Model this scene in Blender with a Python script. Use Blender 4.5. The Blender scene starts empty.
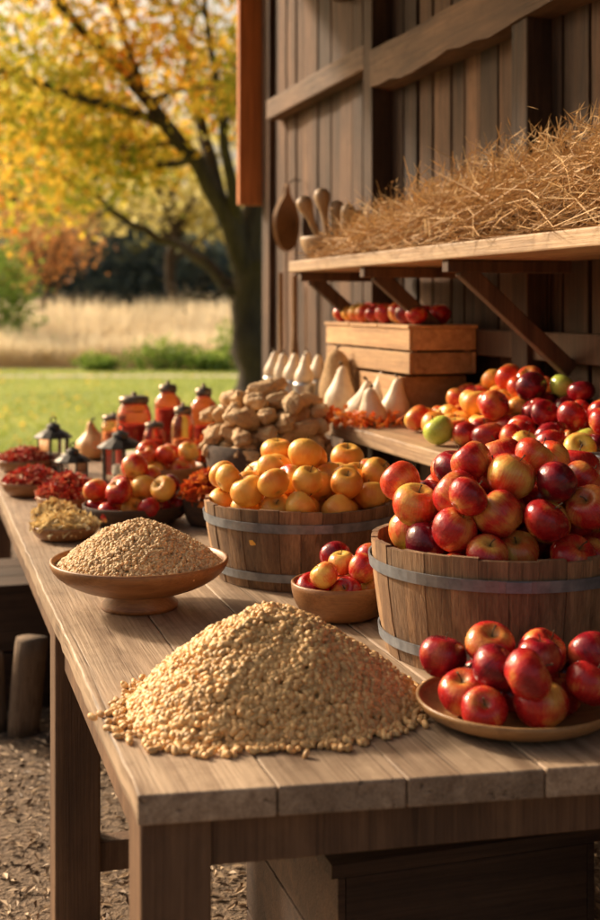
import bpy, bmesh, math, random
import numpy as np
from mathutils import Vector, Matrix
rng=np.random.RandomState(7); random.seed(7)
scene=bpy.context.scene; col=scene.collection
TH=math.radians(17.2)
cT,sT=math.cos(TH),math.sin(TH)
def B(p,t,z=0): return Vector((cT*p-sT*t, sT*p+cT*t, z))
TZ=0.80
# ---------------------------------------------------------------- materials
def newmat(name):
    m=bpy.data.materials.new(name); m.use_nodes=True
    nt=m.node_tree; bs=nt.nodes['Principled BSDF']; return m,nt,bs
def nd(nt,typ,**kw):
    n=nt.nodes.new(typ)
    for k,v in kw.items(): setattr(n,k,v)
    return n
def ramp(nt,stops,interp='LINEAR'):
    r=nt.nodes.new('ShaderNodeValToRGB'); r.color_ramp.interpolation=interp
    e=r.color_ramp.elements
    e[0].position=stops[0][0]; e[0].color=(*stops[0][1],1)
    e[1].position=stops[-1][0]; e[1].color=(*stops[-1][1],1)
    for p,c in stops[1:-1]:
        x=e.new(p); x.color=(*c,1)
    return r
def mathn(nt,op,a,b=None,clamp=False):
    n=nt.nodes.new('ShaderNodeMath'); n.operation=op; n.use_clamp=clamp
    for i,v in enumerate((a,b)):
        if v is None: continue
        if isinstance(v,(int,float)): n.inputs[i].default_value=v
        else: nt.links.new(v,n.inputs[i])
    return n.outputs[0]
def mixc(nt,fac,a,b,mode='MIX'):
    n=nt.nodes.new('ShaderNodeMix'); n.data_type='RGBA'; n.blend_type=mode
    for i,v in ((0,fac),(6,a),(7,b)):
        if isinstance(v,(int,float)): n.inputs[i].default_value=v
        elif isinstance(v,tuple): n.inputs[i].default_value=(*v,1)
        else: nt.links.new(v,n.inputs[i])
    return n.outputs[2]
def bump(nt,bs,h,strength,dist):
    b=nt.nodes.new('ShaderNodeBump'); b.inputs['Strength'].default_value=strength; b.inputs['Distance'].default_value=dist
    nt.links.new(h,b.inputs['Height']); nt.links.new(b.outputs[0],bs.inputs['Normal'])
def noise(nt,vec,scale,detail=3,rough=.5,dist=0):
    n=nt.nodes.new('ShaderNodeTexNoise'); n.inputs['Scale'].default_value=scale; n.inputs['Detail'].default_value=detail
    n.inputs['Roughness'].default_value=rough; n.inputs['Distortion'].default_value=dist
    nt.links.new(vec,n.inputs['Vector']); return n.outputs[0]
def offs_coord(nt):
    tc=nd(nt,'ShaderNodeTexCoord'); at=nd(nt,'ShaderNodeAttribute',attribute_name='tone'); oi=nd(nt,'ShaderNodeObjectInfo')
    s=mathn(nt,'ADD',mathn(nt,'MULTIPLY',at.outputs['Fac'],37.3),mathn(nt,'MULTIPLY',oi.outputs['Random'],91.7))
    va=nd(nt,'ShaderNodeVectorMath',operation='ADD'); nt.links.new(tc.outputs['Object'],va.inputs[0]); nt.links.new(s,va.inputs[1])
    return va.outputs[0],at.outputs['Fac'],oi.outputs['Random'],tc.outputs['Object']
def wood(name,c1,c2,axis=2,rough=.7,sc=1.0,bs_=.35,tonev=.6,stain=.5,worn=0.0):
    m,nt,bs=newmat(name); v,tone,rnd,raw=offs_coord(nt)
    def mp(ac,al):
        mm=nt.nodes.new('ShaderNodeMapping'); s=[ac*sc]*3; s[axis]=al*sc; mm.inputs['Scale'].default_value=s
        nt.links.new(v,mm.inputs['Vector']); return mm.outputs[0]
    n1=noise(nt,mp(14,1.0),1.6,6,.6,.9); n2=noise(nt,mp(120,3),1.5,4,.6,.2); n3=noise(nt,mp(3,1.2),1.5,3)
    mid=tuple((a+b)/2 for a,b in zip(c1,c2))
    r=ramp(nt,[(.28,c1),(.5,mid),(.72,c2)]); nt.links.new(n1,r.inputs[0])
    fib=ramp(nt,[(.3,(.62,.58,.55)),(.6,(1.05,1.05,1.05))]); nt.links.new(n2,fib.inputs[0])
    c=mixc(nt,.8,r.outputs[0],fib.outputs[0],'MULTIPLY')
    st=ramp(nt,[(.35,(.5,.47,.45)),(.62,(1.08,1.06,1.04))]); nt.links.new(n3,st.inputs[0])
    c=mixc(nt,stain,c,st.outputs[0],'MULTIPLY')
    h=mathn(nt,'ADD',mathn(nt,'MULTIPLY',n1,.6),n2)
    if worn:
        n4=noise(nt,mp(34,.55),1.3,3,.5,1.2); ck=ramp(nt,[(.30,(.22,.17,.13)),(.365,(1,1,1))]); nt.links.new(n4,ck.inputs[0])
        c=mixc(nt,worn,c,ck.outputs[0],'MULTIPLY')
        vo=nd(nt,'ShaderNodeTexVoronoi'); vo.inputs['Scale'].default_value=1; nt.links.new(mp(9,3.2),vo.inputs['Vector'])
        kn=ramp(nt,[(.05,(.30,.21,.15)),(.13,(.8,.76,.72)),(.2,(1,1,1))]); nt.links.new(vo.outputs['Distance'],kn.inputs[0])
        c=mixc(nt,worn*.8,c,kn.outputs[0],'MULTIPLY')
        n5=noise(nt,mp(24,18),1.2,5,.7); sp=ramp(nt,[(.36,(.62,.58,.54)),(.5,(1,1,1))]); nt.links.new(n5,sp.inputs[0])
        c=mixc(nt,worn*.7,c,sp.outputs[0],'MULTIPLY')
        h=mathn(nt,'ADD',h,mathn(nt,'MULTIPLY',mathn(nt,'MINIMUM',n4,.38),5.0))
    tv=mathn(nt,'ADD',mathn(nt,'MULTIPLY',tone,tonev),1-tonev*.5)
    cb=nt.nodes.new('ShaderNodeCombineColor'); 
    for i in range(3): nt.links.new(tv,cb.inputs[i])
    c=mixc(nt,1.0,c,cb.outputs[0],'MULTIPLY')
    nt.links.new(c,bs.inputs['Base Color']); bs.inputs['Roughness'].default_value=rough
    bump(nt,bs,h,bs_,.004)
    return m
def apple_mat(name,dark,red,yel,bias,rough=.22):
    m,nt,bs=newmat(name); v,tone,rnd,raw=offs_coord(nt)
    sx=nd(nt,'ShaderNodeSeparateXYZ'); nt.links.new(raw,sx.inputs[0])
    cx=nd(nt,'ShaderNodeCombineXYZ'); nt.links.new(sx.outputs[0],cx.inputs[0]); nt.links.new(sx.outputs[1],cx.inputs[1])
    nm=nd(nt,'ShaderNodeVectorMath',operation='NORMALIZE'); nt.links.new(cx.outputs[0],nm.inputs[0])
    sc=nd(nt,'ShaderNodeVectorMath',operation='SCALE'); nt.links.new(nm.outputs[0],sc.inputs[0]); sc.inputs['Scale'].default_value=9
    ad=nd(nt,'ShaderNodeCombineXYZ'); nt.links.new(mathn(nt,'MULTIPLY',sx.outputs[2],.9),ad.inputs[2]); nt.links.new(mathn(nt,'MULTIPLY',rnd,50.),ad.inputs[0])
    va=nd(nt,'ShaderNodeVectorMath',operation='ADD'); nt.links.new(sc.outputs[0],va.inputs[0]); nt.links.new(ad.outputs[0],va.inputs[1])
    st=noise(nt,va.outputs[0],1.6,5,.65); bl=noise(nt,v,.75,2,.5)
    top=mathn(nt,'MULTIPLY',mathn(nt,'ABSOLUTE',sx.outputs[2]),.12)
    f=mathn(nt,'ADD',mathn(nt,'ADD',mathn(nt,'MULTIPLY',bl,1.35),mathn(nt,'MULTIPLY',st,.46)),top)
    f=mathn(nt,'ADD',f,mathn(nt,'ADD',mathn(nt,'MULTIPLY',rnd,.22),bias-.57))
    mid=tuple(a*.55+b*.45 for a,b in zip(red,yel))
    r=ramp(nt,[(.18,dark),(.44,red),(.60,mid),(.74,yel)]); nt.links.new(f,r.inputs[0])
    vo=nd(nt,'ShaderNodeTexVoronoi'); vo.inputs['Scale'].default_value=9; nt.links.new(v,vo.inputs['Vector'])
    dots=ramp(nt,[(.05,(1,1,1)),(.10,(0,0,0))]); nt.links.new(vo.outputs['Distance'],dots.inputs[0])
    c=mixc(nt,mathn(nt,'MULTIPLY',dots.outputs[0],.30),r.outputs[0],tuple(min(1,a*1.1+.05) for a in yel))
    rad=nd(nt,'ShaderNodeVectorMath',operation='LENGTH'); nt.links.new(cx.outputs[0],rad.inputs[0])
    dm=ramp(nt,[(.06,(1,1,1)),(.30,(0,0,0))]); nt.links.new(rad.outputs['Value'],dm.inputs[0])
    c=mixc(nt,mathn(nt,'MULTIPLY',dm.outputs[0],.7),c,(.28,.2,.05))
    nt.links.new(c,bs.inputs['Base Color'])
    rr=noise(nt,v,6,3); nt.links.new(mathn(nt,'ADD',mathn(nt,'MULTIPLY',rr,.22),rough-.07),bs.inputs['Roughness'])
    bs.inputs['Subsurface Weight'].default_value=.06; bs.inputs['Subsurface Radius'].default_value=(.4,.1,.05); bs.inputs['Subsurface Scale'].default_value=.05
    bump(nt,bs,noise(nt,v,5,2),.08,.02)
    return m
def plain(name,c1,c2,scale=20,rough=.6,metal=0,bst=.2,bd=.003,sub=0,tonev=0.0):
    m,nt,bs=newmat(name); v,tone,rnd,raw=offs_coord(nt)
    n=noise(nt,v,scale,4,.6); r=ramp(nt,[(.3,c1),(.7,c2)]); nt.links.new(n,r.inputs[0]); c=r.outputs[0]
    if tonev:
        tv=mathn(nt,'ADD',mathn(nt,'MULTIPLY',tone,tonev),1-tonev*.5)
        cb=nt.nodes.new('ShaderNodeCombineColor')
        for i in range(3): nt.links.new(tv,cb.inputs[i])
        c=mixc(nt,1.0,c,cb.outputs[0],'MULTIPLY')
    nt.links.new(c,bs.inputs['Base Color']); bs.inputs['Roughness'].default_value=rough; bs.inputs['Metallic'].default_value=metal
    bs.inputs['Subsurface Weight'].default_value=sub; bs.inputs['Subsurface Scale'].default_value=.01
    if bst: bump(nt,bs,n,bst,bd)
    return m
def leafmat(name,stops,trans=.45,rough=.6):
    m=bpy.data.materials.new(name); m.use_nodes=True; nt=m.node_tree; bs=nt.nodes['Principled BSDF']; out=nt.nodes['Material Output']
    at=nd(nt,'ShaderNodeAttribute',attribute_name='tone'); r=ramp(nt,stops); nt.links.new(at.outputs['Fac'],r.inputs[0])
    nt.links.new(r.outputs[0],bs.inputs['Base Color']); bs.inputs['Roughness'].default_value=rough; bs.inputs['Specular IOR Level'].default_value=.25
    tr=nd(nt,'ShaderNodeBsdfTranslucent'); nt.links.new(r.outputs[0],tr.inputs[0])
    mx=nd(nt,'ShaderNodeMixShader'); mx.inputs[0].default_value=trans
    nt.links.new(bs.outputs[0],mx.inputs[1]); nt.links.new(tr.outputs[0],mx.inputs[2]); nt.links.new(mx.outputs[0],out.inputs[0])
    return m
def glass(name,c,rough=.08,trans=.85):
    m,nt,bs=newmat(name); bs.inputs['Base Color'].default_value=(*c,1); bs.inputs['Roughness'].default_value=rough
    bs.inputs['Transmission Weight'].default_value=trans; bs.inputs['IOR'].default_value=1.35
    return m
M={}
M['table']=wood('table_wood',(.31,.205,.13),(.60,.445,.305),1,.55,1.0,.45,.25,.6,.75)
M['tleg']=wood('table_leg_wood',(.12,.060,.031),(.25,.140,.073),2,.65,1.0,.5,.2,.6,.5)
M['barn']=wood('barn_plank_wood',(.050,.025,.013),(.195,.100,.050),2,.85,.8,.9,1.1,.8,.6)
M['beam']=wood('barn_beam_wood',(.085,.043,.022),(.27,.148,.076),1,.8,.8,.8,.3,.7,.6)
M['door']=wood('hanging_door_wood',(.42,.13,.035),(.66,.24,.07),2,.8,.8,.5,.4,.5)
M['shelf']=wood('shelf_wood',(.32,.19,.10),(.56,.38,.215),1,.62,1.0,.45,.2,.5,.6)
M['brk']=wood('bracket_wood',(.06,.032,.017),(.16,.085,.045),2,.8,1,.4,.3,.4)
M['crate']=wood('crate_wood',(.40,.21,.09),(.64,.39,.18),1,.7,1.2,.35,.4,.4,.4)
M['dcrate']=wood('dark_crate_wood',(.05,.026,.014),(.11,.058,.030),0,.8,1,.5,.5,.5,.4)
M['stave']=wood('basket_stave_wood',(.17,.090,.045),(.44,.27,.14),2,.68,1.5,.7,.7,.7,.5)
M['bowl']=wood('turned_bowl_wood',(.28,.12,.04),(.44,.21,.08),0,.40,1.6,.15,.2,.3)
M['plate']=wood('plate_wood',(.38,.19,.07),(.55,.31,.13),0,.38,1.6,.15,.2,.3)
M['spoon']=wood('utensil_wood',(.42,.25,.12),(.60,.39,.20),2,.55,2,.15,.2,.3)
M['bark']=wood('tree_bark',(.045,.032,.022),(.13,.095,.065),2,.95,.6,1.0,.3,.5)
M['log']=wood('log_bark',(.20,.13,.08),(.38,.27,.18),2,.9,1.5,.8,.3,.5,.5)
M['band']=plain('hoop_metal',(.15,.165,.19),(.31,.335,.37),30,.5,.5,.15,.001)
M['tin']=plain('tin_metal',(.45,.44,.42),(.62,.60,.57),30,.35,.8,.1,.001)
M['dmetal']=plain('dark_iron',(.03,.028,.028),(.09,.08,.07),40,.42,.8,.2,.001)
M['bronze']=plain('aged_bronze',(.10,.07,.05),(.24,.18,.13),40,.38,.85,.2,.001)
M['grain']=plain('grain_kernels',(.62,.335,.115),(.86,.56,.25),260,.5,0,.3,.0008,.05,.55)
M['oat']=plain('small_grain',(.60,.37,.165),(.82,.57,.30),260,.6,0,.3,.0008,.05,.45)
M['nut']=plain('root_skin',(.46,.265,.11),(.76,.51,.26),9,.7,0,.35,.03)
M['gourd']=plain('pale_gourd_skin',(.66,.50,.33),(.80,.67,.49),24,.5,0,.3,.003,.05)
M['ogourd']=plain('orange_gourd_skin',(.66,.28,.08),(.76,.44,.18),20,.5,0,.3,.003)
M['sack']=plain('burlap',(.38,.23,.10),(.56,.37,.19),90,.9,0,.8,.003)
M['stem']=plain('stem_wood',(.06,.035,.015),(.14,.09,.04),20,.8)
M['wick']=wood('dark_wicker',(.05,.025,.012),(.14,.07,.035),0,.75,4,.9,.3,.3)
M['candle']=plain('candle_wax',(.75,.68,.52),(.8,.74,.6),10,.5,0,0,0,.1)
M['jam']=plain('red_preserve',(.30,.018,.012),(.62,.09,.03),30,.35,0,.4,.004,.1)
M['jam2']=plain('amber_preserve',(.45,.10,.03),(.72,.26,.06),30,.35,0,.4,.004,.1)
M['redglass']=glass('red_tinted_glass',(.96,.42,.32),.03,.97)
M['ambglass']=glass('amber_glass',(.97,.66,.45),.03,.97)
M['clearglass']=glass('clear_glass',(.95,.93,.9),.03,.95)
M['a_red']=apple_mat('apple_red',(.27,.008,.012),(.54,.022,.018),(.83,.44,.10),-.075)
M['a_dark']=apple_mat('apple_dark_red',(.11,.004,.012),(.34,.010,.018),(.62,.15,.05),-.19,.20)
M['a_mix']=apple_mat('apple_red_yellow',(.48,.020,.013),(.70,.075,.022),(.85,.52,.11),.07)
M['a_or']=apple_mat('apple_orange_yellow',(.68,.14,.02),(.80,.27,.032),(.87,.46,.08),.15,.34)
M['a_gr']=apple_mat('apple_green',(.55,.10,.03),(.48,.44,.06),(.54,.62,.10),.32)
M['berry']=leafmat('dried_red_petals',[(0,(.30,.02,.015)),(.5,(.58,.05,.035)),(.8,(.74,.22,.11)),(1,(.84,.55,.32))],.2)
M['pasta']=leafmat('dried_yellow_slices',[(0,(.62,.42,.16)),(.6,(.84,.65,.32)),(1,(.88,.75,.45))],.2)
M['fall']=leafmat('autumn_leaf_bunch',[(0,(.38,.03,.015)),(.5,(.65,.10,.02)),(1,(.78,.28,.05))],.3)
M['hay']=leafmat('dried_hay',[(0,(.26,.135,.05)),(.5,(.50,.29,.12)),(1,(.74,.50,.23))],.15)
M['treeleaf']=leafmat('golden_tree_leaves',[(0,(.22,.28,.035)),(.28,(.50,.45,.055)),(.5,(.82,.58,.08)),(.78,(.88,.48,.06)),(1,(.78,.28,.035))],.62)
M['treeleaf2']=leafmat('yellow_green_leaves',[(0,(.36,.40,.10)),(.5,(.76,.68,.25)),(1,(.88,.78,.40))],.6)
M['orleaf']=leafmat('orange_tree_leaves',[(0,(.50,.20,.06)),(1,(.78,.44,.16))],.5)
M['forest']=leafmat('hazy_forest_leaves',[(0,(.075,.105,.115)),(.6,(.12,.16,.15)),(1,(.30,.30,.15))],.3)  # pale blue-grey of distant haze is put into the leaf colour
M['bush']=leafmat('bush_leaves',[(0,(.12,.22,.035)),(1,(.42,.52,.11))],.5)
M['reed']=leafmat('meadow_grass_blades',[(0,(.58,.46,.27)),(.5,(.85,.72,.50)),(1,(.93,.85,.66))],.55)
M['gblade']=leafmat('lawn_blades',[(0,(.20,.28,.035)),(1,(.48,.51,.09))],.5)
M['chip']=leafmat('wood_chip',[(0,(.11,.065,.04)),(.5,(.32,.21,.12)),(1,(.62,.46,.30))],.0)
# ---------------------------------------------------------------- mesh helpers
def mesh(name,V,F,mat,smooth=False,tone=None,parent=None,loc=None,rz=None):
    me=bpy.data.meshes.new(name)
    V=V.tolist() if isinstance(V,np.ndarray) else [tuple(v) for v in V]
    F=F.tolist() if isinstance(F,np.ndarray) else F
    me.from_pydata(V,[],F)
    if tone is not None:
        a=me.attributes.new('tone','FLOAT','POINT'); a.data.foreach_set('value',np.asarray(tone,dtype=np.float32))
    if smooth: me.polygons.foreach_set('use_smooth',[True]*len(me.polygons))
    me.materials.append(mat); me.update()
    o=bpy.data.objects.new(name,me); col.objects.link(o)
    if parent: o.parent=parent
    if loc is not None: o.location=loc
    if rz is not None: o.rotation_euler[2]=rz
    return o
def empty(name,loc,rz=0,size=.05):
    o=bpy.data.objects.new(name,None); o.empty_display_size=size; o.location=loc; o.rotation_euler[2]=rz; col.objects.link(o); return o
def tag(o,label,cat,group=None,kind=None):
    o['label']=label; o['category']=cat
    if group: o['group']=group
    if kind: o['kind']=kind
    return o
def lathe(prof,seg=32,ph=0):
    V=[];F=[]
    n=len(prof)
    for r,z in prof:
        for i in range(seg):
            a=ph+2*math.pi*i/seg; V.append((r*math.cos(a),r*math.sin(a),z))
    for j in range(n-1):
        for i in range(seg):
            k=(i+1)%seg; F.append([j*seg+i,j*seg+k,(j+1)*seg+k,(j+1)*seg+i])
    F.append(list(range(seg))[::-1]); F.append([(n-1)*seg+i for i in range(seg)])
    return V,F
def box(V,F,T,c,s,rot=None,tone=None):
    b=len(V); t=rng.rand() if tone is None else tone
    for dx in(-1,1):
        for dy in(-1,1):
            for dz in(-1,1):
                v=Vector((dx*s[0]/2,dy*s[1]/2,dz*s[2]/2))
                if rot is not None: v=rot@v
                V.append((c[0]+v[0],c[1]+v[1],c[2]+v[2])); T.append(t)
    for f in((0,1,3,2),(4,6,7,5),(0,4,5,1),(2,3,7,6),(0,2,6,4),(1,5,7,3)): F.append([b+i for i in f])
def boxes(name,L,mat,parent=None,bev=.003,loc=None,rz=None):
    V=[];F=[];T=[]
    for it in L: box(V,F,T,it[0],it[1],it[2] if len(it)>2 else None, it[3] if len(it)>3 else None)
    o=mesh(name,V,F,mat,False,T,parent,loc,rz)
    if bev:
        m=o.modifiers.new('b','BEVEL'); m.width=bev; m.segments=2; m.limit_method='ANGLE'
    return o
def tube(V,F,pts,rad,seg=8):
    b0=len(V); pts=[Vector(p) for p in pts]; n=len(pts); up=Vector((.31,.17,.93)).normalized()
    for i,p in enumerate(pts):
        d=(pts[min(i+1,n-1)]-pts[max(i-1,0)]).normalized()
        a=d.cross(up); 
        if a.length<.05: a=d.cross(Vector((1,0,0)))
        a.normalize(); b=d.cross(a)
        for k in range(seg):
            q=2*math.pi*k/seg; v=p+(a*math.cos(q)+b*math.sin(q))*rad[i]; V.append(tuple(v))
    for i in range(n-1):
        for k in range(seg):
            l=(k+1)%seg; F.append([b0+i*seg+k,b0+i*seg+l,b0+(i+1)*seg+l,b0+(i+1)*seg+k])
    F.append([b0+k for k in range(seg)]); F.append([b0+(n-1)*seg+k for k in range(seg)][::-1])
bm=bmesh.new(); bmesh.ops.create_icosphere(bm,subdivisions=2,radius=1)
ICO_V=np.array([v.co[:] for v in bm.verts]); ICO_F=np.array([[v.index for v in f.verts] for f in bm.faces]); bm.free()
def norm(a): return a/(np.linalg.norm(a,axis=1,keepdims=True)+1e-9)
def many(bv,bf,loc,X,N,S):
    """instances of base mesh merged; X long axis, N normal"""
    N=norm(N); X=norm(X-N*(X*N).sum(1,keepdims=True)); Y=np.cross(N,X)
    S=np.asarray(S)
    V=(loc[:,None,:]+bv[None,:,0,None]*S[:,None,0,None]*X[:,None,:]+bv[None,:,1,None]*S[:,None,1,None]*Y[:,None,:]+bv[None,:,2,None]*S[:,None,2,None]*N[:,None,:])
    n=len(bv); F=bf[None]+np.arange(len(loc))[:,None,None]*n
    return V.reshape(-1,3),F.reshape(-1,bf.shape[1])
LEAF_V=np.array([(-1,0,0),(-.1,-.55,.16),(1,0,-.1),(-.1,.55,.16)]); LEAF_F=np.array([[0,1,2,3]])
def leaves(name,loc,size,mat,tone,parent=None,flat=0.0,asp=1.0):
    n=len(loc); X=rng.randn(n,3); N=rng.randn(n,3); N[:,2]+=flat*3
    s=size*(.6+.8*rng.rand(n)); S=np.stack([s,s*asp,s],1)
    V,F=many(LEAF_V,LEAF_F,loc,X,N,S)
    return mesh(name,V,F,mat,False,np.repeat(np.clip(tone,0,1),4),parent)
# ---------------------------------------------------------------- ground & setting
def sheet(name,x0,x1,y0,y1,z,mat,nx=1,ny=1):
    V=[(x0+(x1-x0)*i/nx,y0+(y1-y0)*j/ny,z) for j in range(ny+1) for i in range(nx+1)]
    F=[[j*(nx+1)+i,j*(nx+1)+i+1,(j+1)*(nx+1)+i+1,(j+1)*(nx+1)+i] for j in range(ny) for i in range(nx)]
    return mesh(name,V,F,mat)
M['soil']=plain('mulch_ground',(.08,.052,.034),(.28,.19,.12),45,.95,0,1.0,.02)
def lawnmat():
    m,nt,bs=newmat('lawn'); tc=nd(nt,'ShaderNodeTexCoord'); v=tc.outputs['Object']
    a=noise(nt,v,.35,4,.6); b=noise(nt,v,14,4,.7)
    r=ramp(nt,[(.3,(.15,.22,.028)),(.5,(.30,.36,.05)),(.7,(.48,.48,.09))]); nt.links.new(mathn(nt,'ADD',mathn(nt,'MULTIPLY',a,.6),mathn(nt,'MULTIPLY',b,.4)),r.inputs[0])
    nt.links.new(r.outputs[0],bs.inputs['Base Color']); bs.inputs['Roughness'].default_value=.9; bump(nt,bs,b,.6,.05); return m
g=sheet('ground',-600,600,-60,1500,0,M['soil']); g['kind']='structure'
l=sheet('lawn',-70,40,9.5,29,.006,lawnmat()); l['kind']='structure'
M['mead']=plain('meadow_ground',(.38,.31,.16),(.56,.47,.27),2,.95,0,.5,.1)
l=sheet('meadow',-200,150,29,420,.006,M['mead']); l['kind']='structure'
M['path']=plain('pale_path',(.45,.38,.28),(.6,.52,.4),12,.9,0,.3,.01)
l=sheet('path',-26,6,25.6,26.5,.012,M['path']); l['kind']='structure'
# wood chips
n=21000; loc=np.stack([rng.uniform(-2.6,1.3,n),rng.uniform(2.3,7.5,n),rng.uniform(.003,.014,n)],1)
o=leaves('wood_chips',loc,.0150,M['chip'],rng.rand(n),flat=1.5,asp=.8); o['kind']='stuff'; o['label']='brown wood chips and dry leaves covering the ground'
# lawn blades near
n=16000; yy=9.6+19*rng.rand(n)**1.2; loc=np.stack([-.26*yy+rng.uniform(-2.5,4.5,n)*yy/20*1.0,yy,np.full(n,.03)],1)
X=np.stack([rng.randn(n)*.5,rng.randn(n)*.5,np.ones(n)],1); Nn=rng.randn(n,3)
V,F=many(LEAF_V,LEAF_F,loc,X,Nn,np.stack([np.full(n,.045),np.full(n,.012),np.full(n,.01)],1))
o=mesh('lawn_grass',V,F,M['gblade'],False,np.repeat(rng.rand(n),4)); o['kind']='stuff'
n=420; yy=10+18*rng.rand(n); loc=np.stack([-.25*yy+rng.randn(n)*yy*.08,yy,np.full(n,.04)],1)
o=leaves('fallen_leaves',loc,.04,M['treeleaf'],.4+.4*rng.rand(n),flat=1.0); o['kind']='stuff'; o['label']='fallen golden leaves scattered over the lawn'
# meadow reeds
n=36000; yy=29.5+40*rng.rand(n)**1.4; xx=(rng.uniform(-340,10,n))/1250*yy
cl=.5+.5*np.sin(xx*1.1+np.sin(yy*.7)*2)*np.cos(yy*.9); h=(.45+.95*cl*rng.rand(n)+.35*rng.rand(n))*(.75+.6*(yy>36))
loc=np.stack([xx,yy,h*.5],1); X=np.stack([rng.randn(n)*.16+.08,rng.randn(n)*.16,np.ones(n)],1); Nn=rng.randn(n,3)
V,F=many(LEAF_V,LEAF_F,loc,X,Nn,np.stack([h*.55,np.full(n,.035)*yy/33,np.full(n,.02)],1))
o=mesh('tall_meadow_grass',V,F,M['reed'],False,np.repeat(np.clip(.3+.4*cl+.3*rng.randn(n)*.5,0,1),4)); o['kind']='stuff'
# bushes
def bush(x,y,w,h,mat,label,n=900,size=.06):
    k=rng.randint(6,9); cs=[(x+rng.uniform(-w,w)*.7,y+rng.uniform(-.3,.3),h*rng.uniform(.3,.7)) for _ in range(k)]
    loc=np.concatenate([np.array(c)+rng.randn(n//k,3)*np.array([w*.28,w*.25,h*.22]) for c in cs]); loc[:,2]=np.clip(loc[:,2],.02,None)
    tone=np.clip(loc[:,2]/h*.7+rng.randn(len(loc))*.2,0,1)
    r=empty('bush',(0,0,0)); V=[];Fq=[]
    for c in cs: tube(V,Fq,[(x,y,0),((x+c[0])/2,(y+c[1])/2,c[2]*.6),c],[.03,.02,.008],5)
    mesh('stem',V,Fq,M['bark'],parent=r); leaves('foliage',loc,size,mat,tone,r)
    tag(r,label,'bush','bushes at the meadow edge')
for x,y,w,h in((-4.5,28.4,.5,.35),(-3.2,28.7,.8,.65),(-2.1,28.3,.6,.4),(-1.2,28.9,.7,1.0)):
    bush(x,y,w,h,M['bush'],'low green leafy bush beside the tall dry grass')
bush(-8.4,33.0,1.3,3.1,M['bush'],'tall rounded green bush at the edge of the meadow',2200,.08)
# trees
def limb_pts(p0,d,L,n=5,wob=.25,up=.1):
    pts=[Vector(p0)]; d=Vector(d).normalized()
    for i in range(n):
        d=(d+Vector(rng.randn(3)*wob)+Vector((0,0,up))).normalized(); pts.append(pts[-1]+d*L/n)
    return pts
def resamp(pts,k):
    out=[]
    for a,b in zip(pts[:-1],pts[1:]):
        for i in range(k): out.append(a.lerp(b,i/k))
    out.append(pts[-1]); return out
def build_tree(name,limbs,rads,subs,leafN,leafS,mat,label,tonef,extra=None,clr=.38,group=None,up=.05,sl=(.8,1.9),zmin=None,cv=.13):
    r=empty(name,limbs[0][0]); off=Vector(limbs[0][0]); V=[];Fq=[]; clumps=[]
    for li,(pts,rd) in enumerate(zip(limbs,rads)):
        pts=[Vector(p) for p in pts]; k=3; P=resamp(pts,k)
        for i in range(1,len(P)-1): P[i]=P[i]+Vector(rng.randn(3)*rd[0]*.2)
        R=np.interp(np.linspace(0,1,len(P)),np.linspace(0,1,len(rd)),rd)
        tube(V,Fq,[p-off for p in P],list(R),9)
        if li==0: continue
        for s in range(subs):
            i=rng.randint(len(P)//4,len(P)); p=P[i]; d=rng.randn(3); d[2]=abs(d[2])*.4+up
            L=rng.uniform(*sl); q=limb_pts(p,d,L,4,.25,-.02); rr=max(R[i]*.45,.02)
            tube(V,Fq,[a-off for a in q],[rr,rr*.8,rr*.55,rr*.35,.008],5)
            for j in(2,3,4): clumps.append(q[j])
            for _ in range(2):
                q2=limb_pts(q[rng.randint(1,4)],rng.randn(3),.8,3,.3,0); tube(V,Fq,[a-off for a in q2],[rr*.4,rr*.3,rr*.2,.006],4); clumps.append(q2[-1]); clumps.append(q2[-2])
    if zmin is not None: clumps=[c for c in clumps if c[2]>zmin(c)]
    if extra is not None: clumps+= [Vector(e) for e in extra]
    mesh('trunk',V,Fq,M['bark'],True,parent=r)
    C=np.array([c[:] for c in clumps])-np.array(off[:]); ct=rng.randn(len(C))*cv
    per=leafN//len(C)+1; idx=np.repeat(np.arange(len(C)),per)
    loc=C[idx]+rng.randn(len(idx),3)*np.array([clr,clr,clr*.6])
    leaves('crown',loc,leafS,mat,tonef(loc+np.array(off[:]))+ct[idx]+rng.randn(len(idx))*.12,r)
    tag(r,label,'tree',group); return r
def IP(x,y,D,dy=0): # metric coordinates laid out at depth D
    return ((x-300)*D/1250,D+dy,1.49+(305-y)*D/1250)
D=20
limbs=[[IP(254,398,D),IP(252,330,D),IP(249,262,D)],
 [IP(249,275,D),IP(225,215,D,-.5),IP(185,150,D,-1),IP(140,95,D,-1.2),IP(90,40,D,-1.8),IP(45,-15,D,-2)],
 [IP(249,268,D),IP(256,200,D),IP(250,120,D,.5),IP(240,20,D,.6),IP(235,-70,D,.5)],
 [IP(245,308,D),IP(207,262,D,.3),IP(165,238,D,.8),IP(125,222,D,1),IP(85,190,D,1.2),IP(30,160,D,1.2)],
 [IP(226,215,D,-.5),IP(206,140,D),IP(188,70,D,.5),IP(165,-10,D,.8),IP(150,-90,D,1)],
 [IP(255,200,D),IP(290,120,D,.5),IP(330,20,D,1),IP(350,-60,D,1)],
 [IP(165,130,D,-1),IP(110,120,D,-2),IP(50,105,D,-2.5),IP(-20,80,D,-3)],
 [IP(195,165,D,-.8),IP(150,170,D,-.4),IP(100,150,D,0),IP(30,135,D,.4)],
 [IP(150,105,D,-1.2),IP(135,50,D,-1.4),IP(110,-20,D,-1.5)],
 [IP(240,230,D,-.2),IP(232,160,D,-1.4),IP(222,90,D,-2),IP(215,10,D,-2.2)],
 [IP(228,290,D),IP(212,300,D,-.4),IP(190,296,D,-.8)]]
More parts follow.
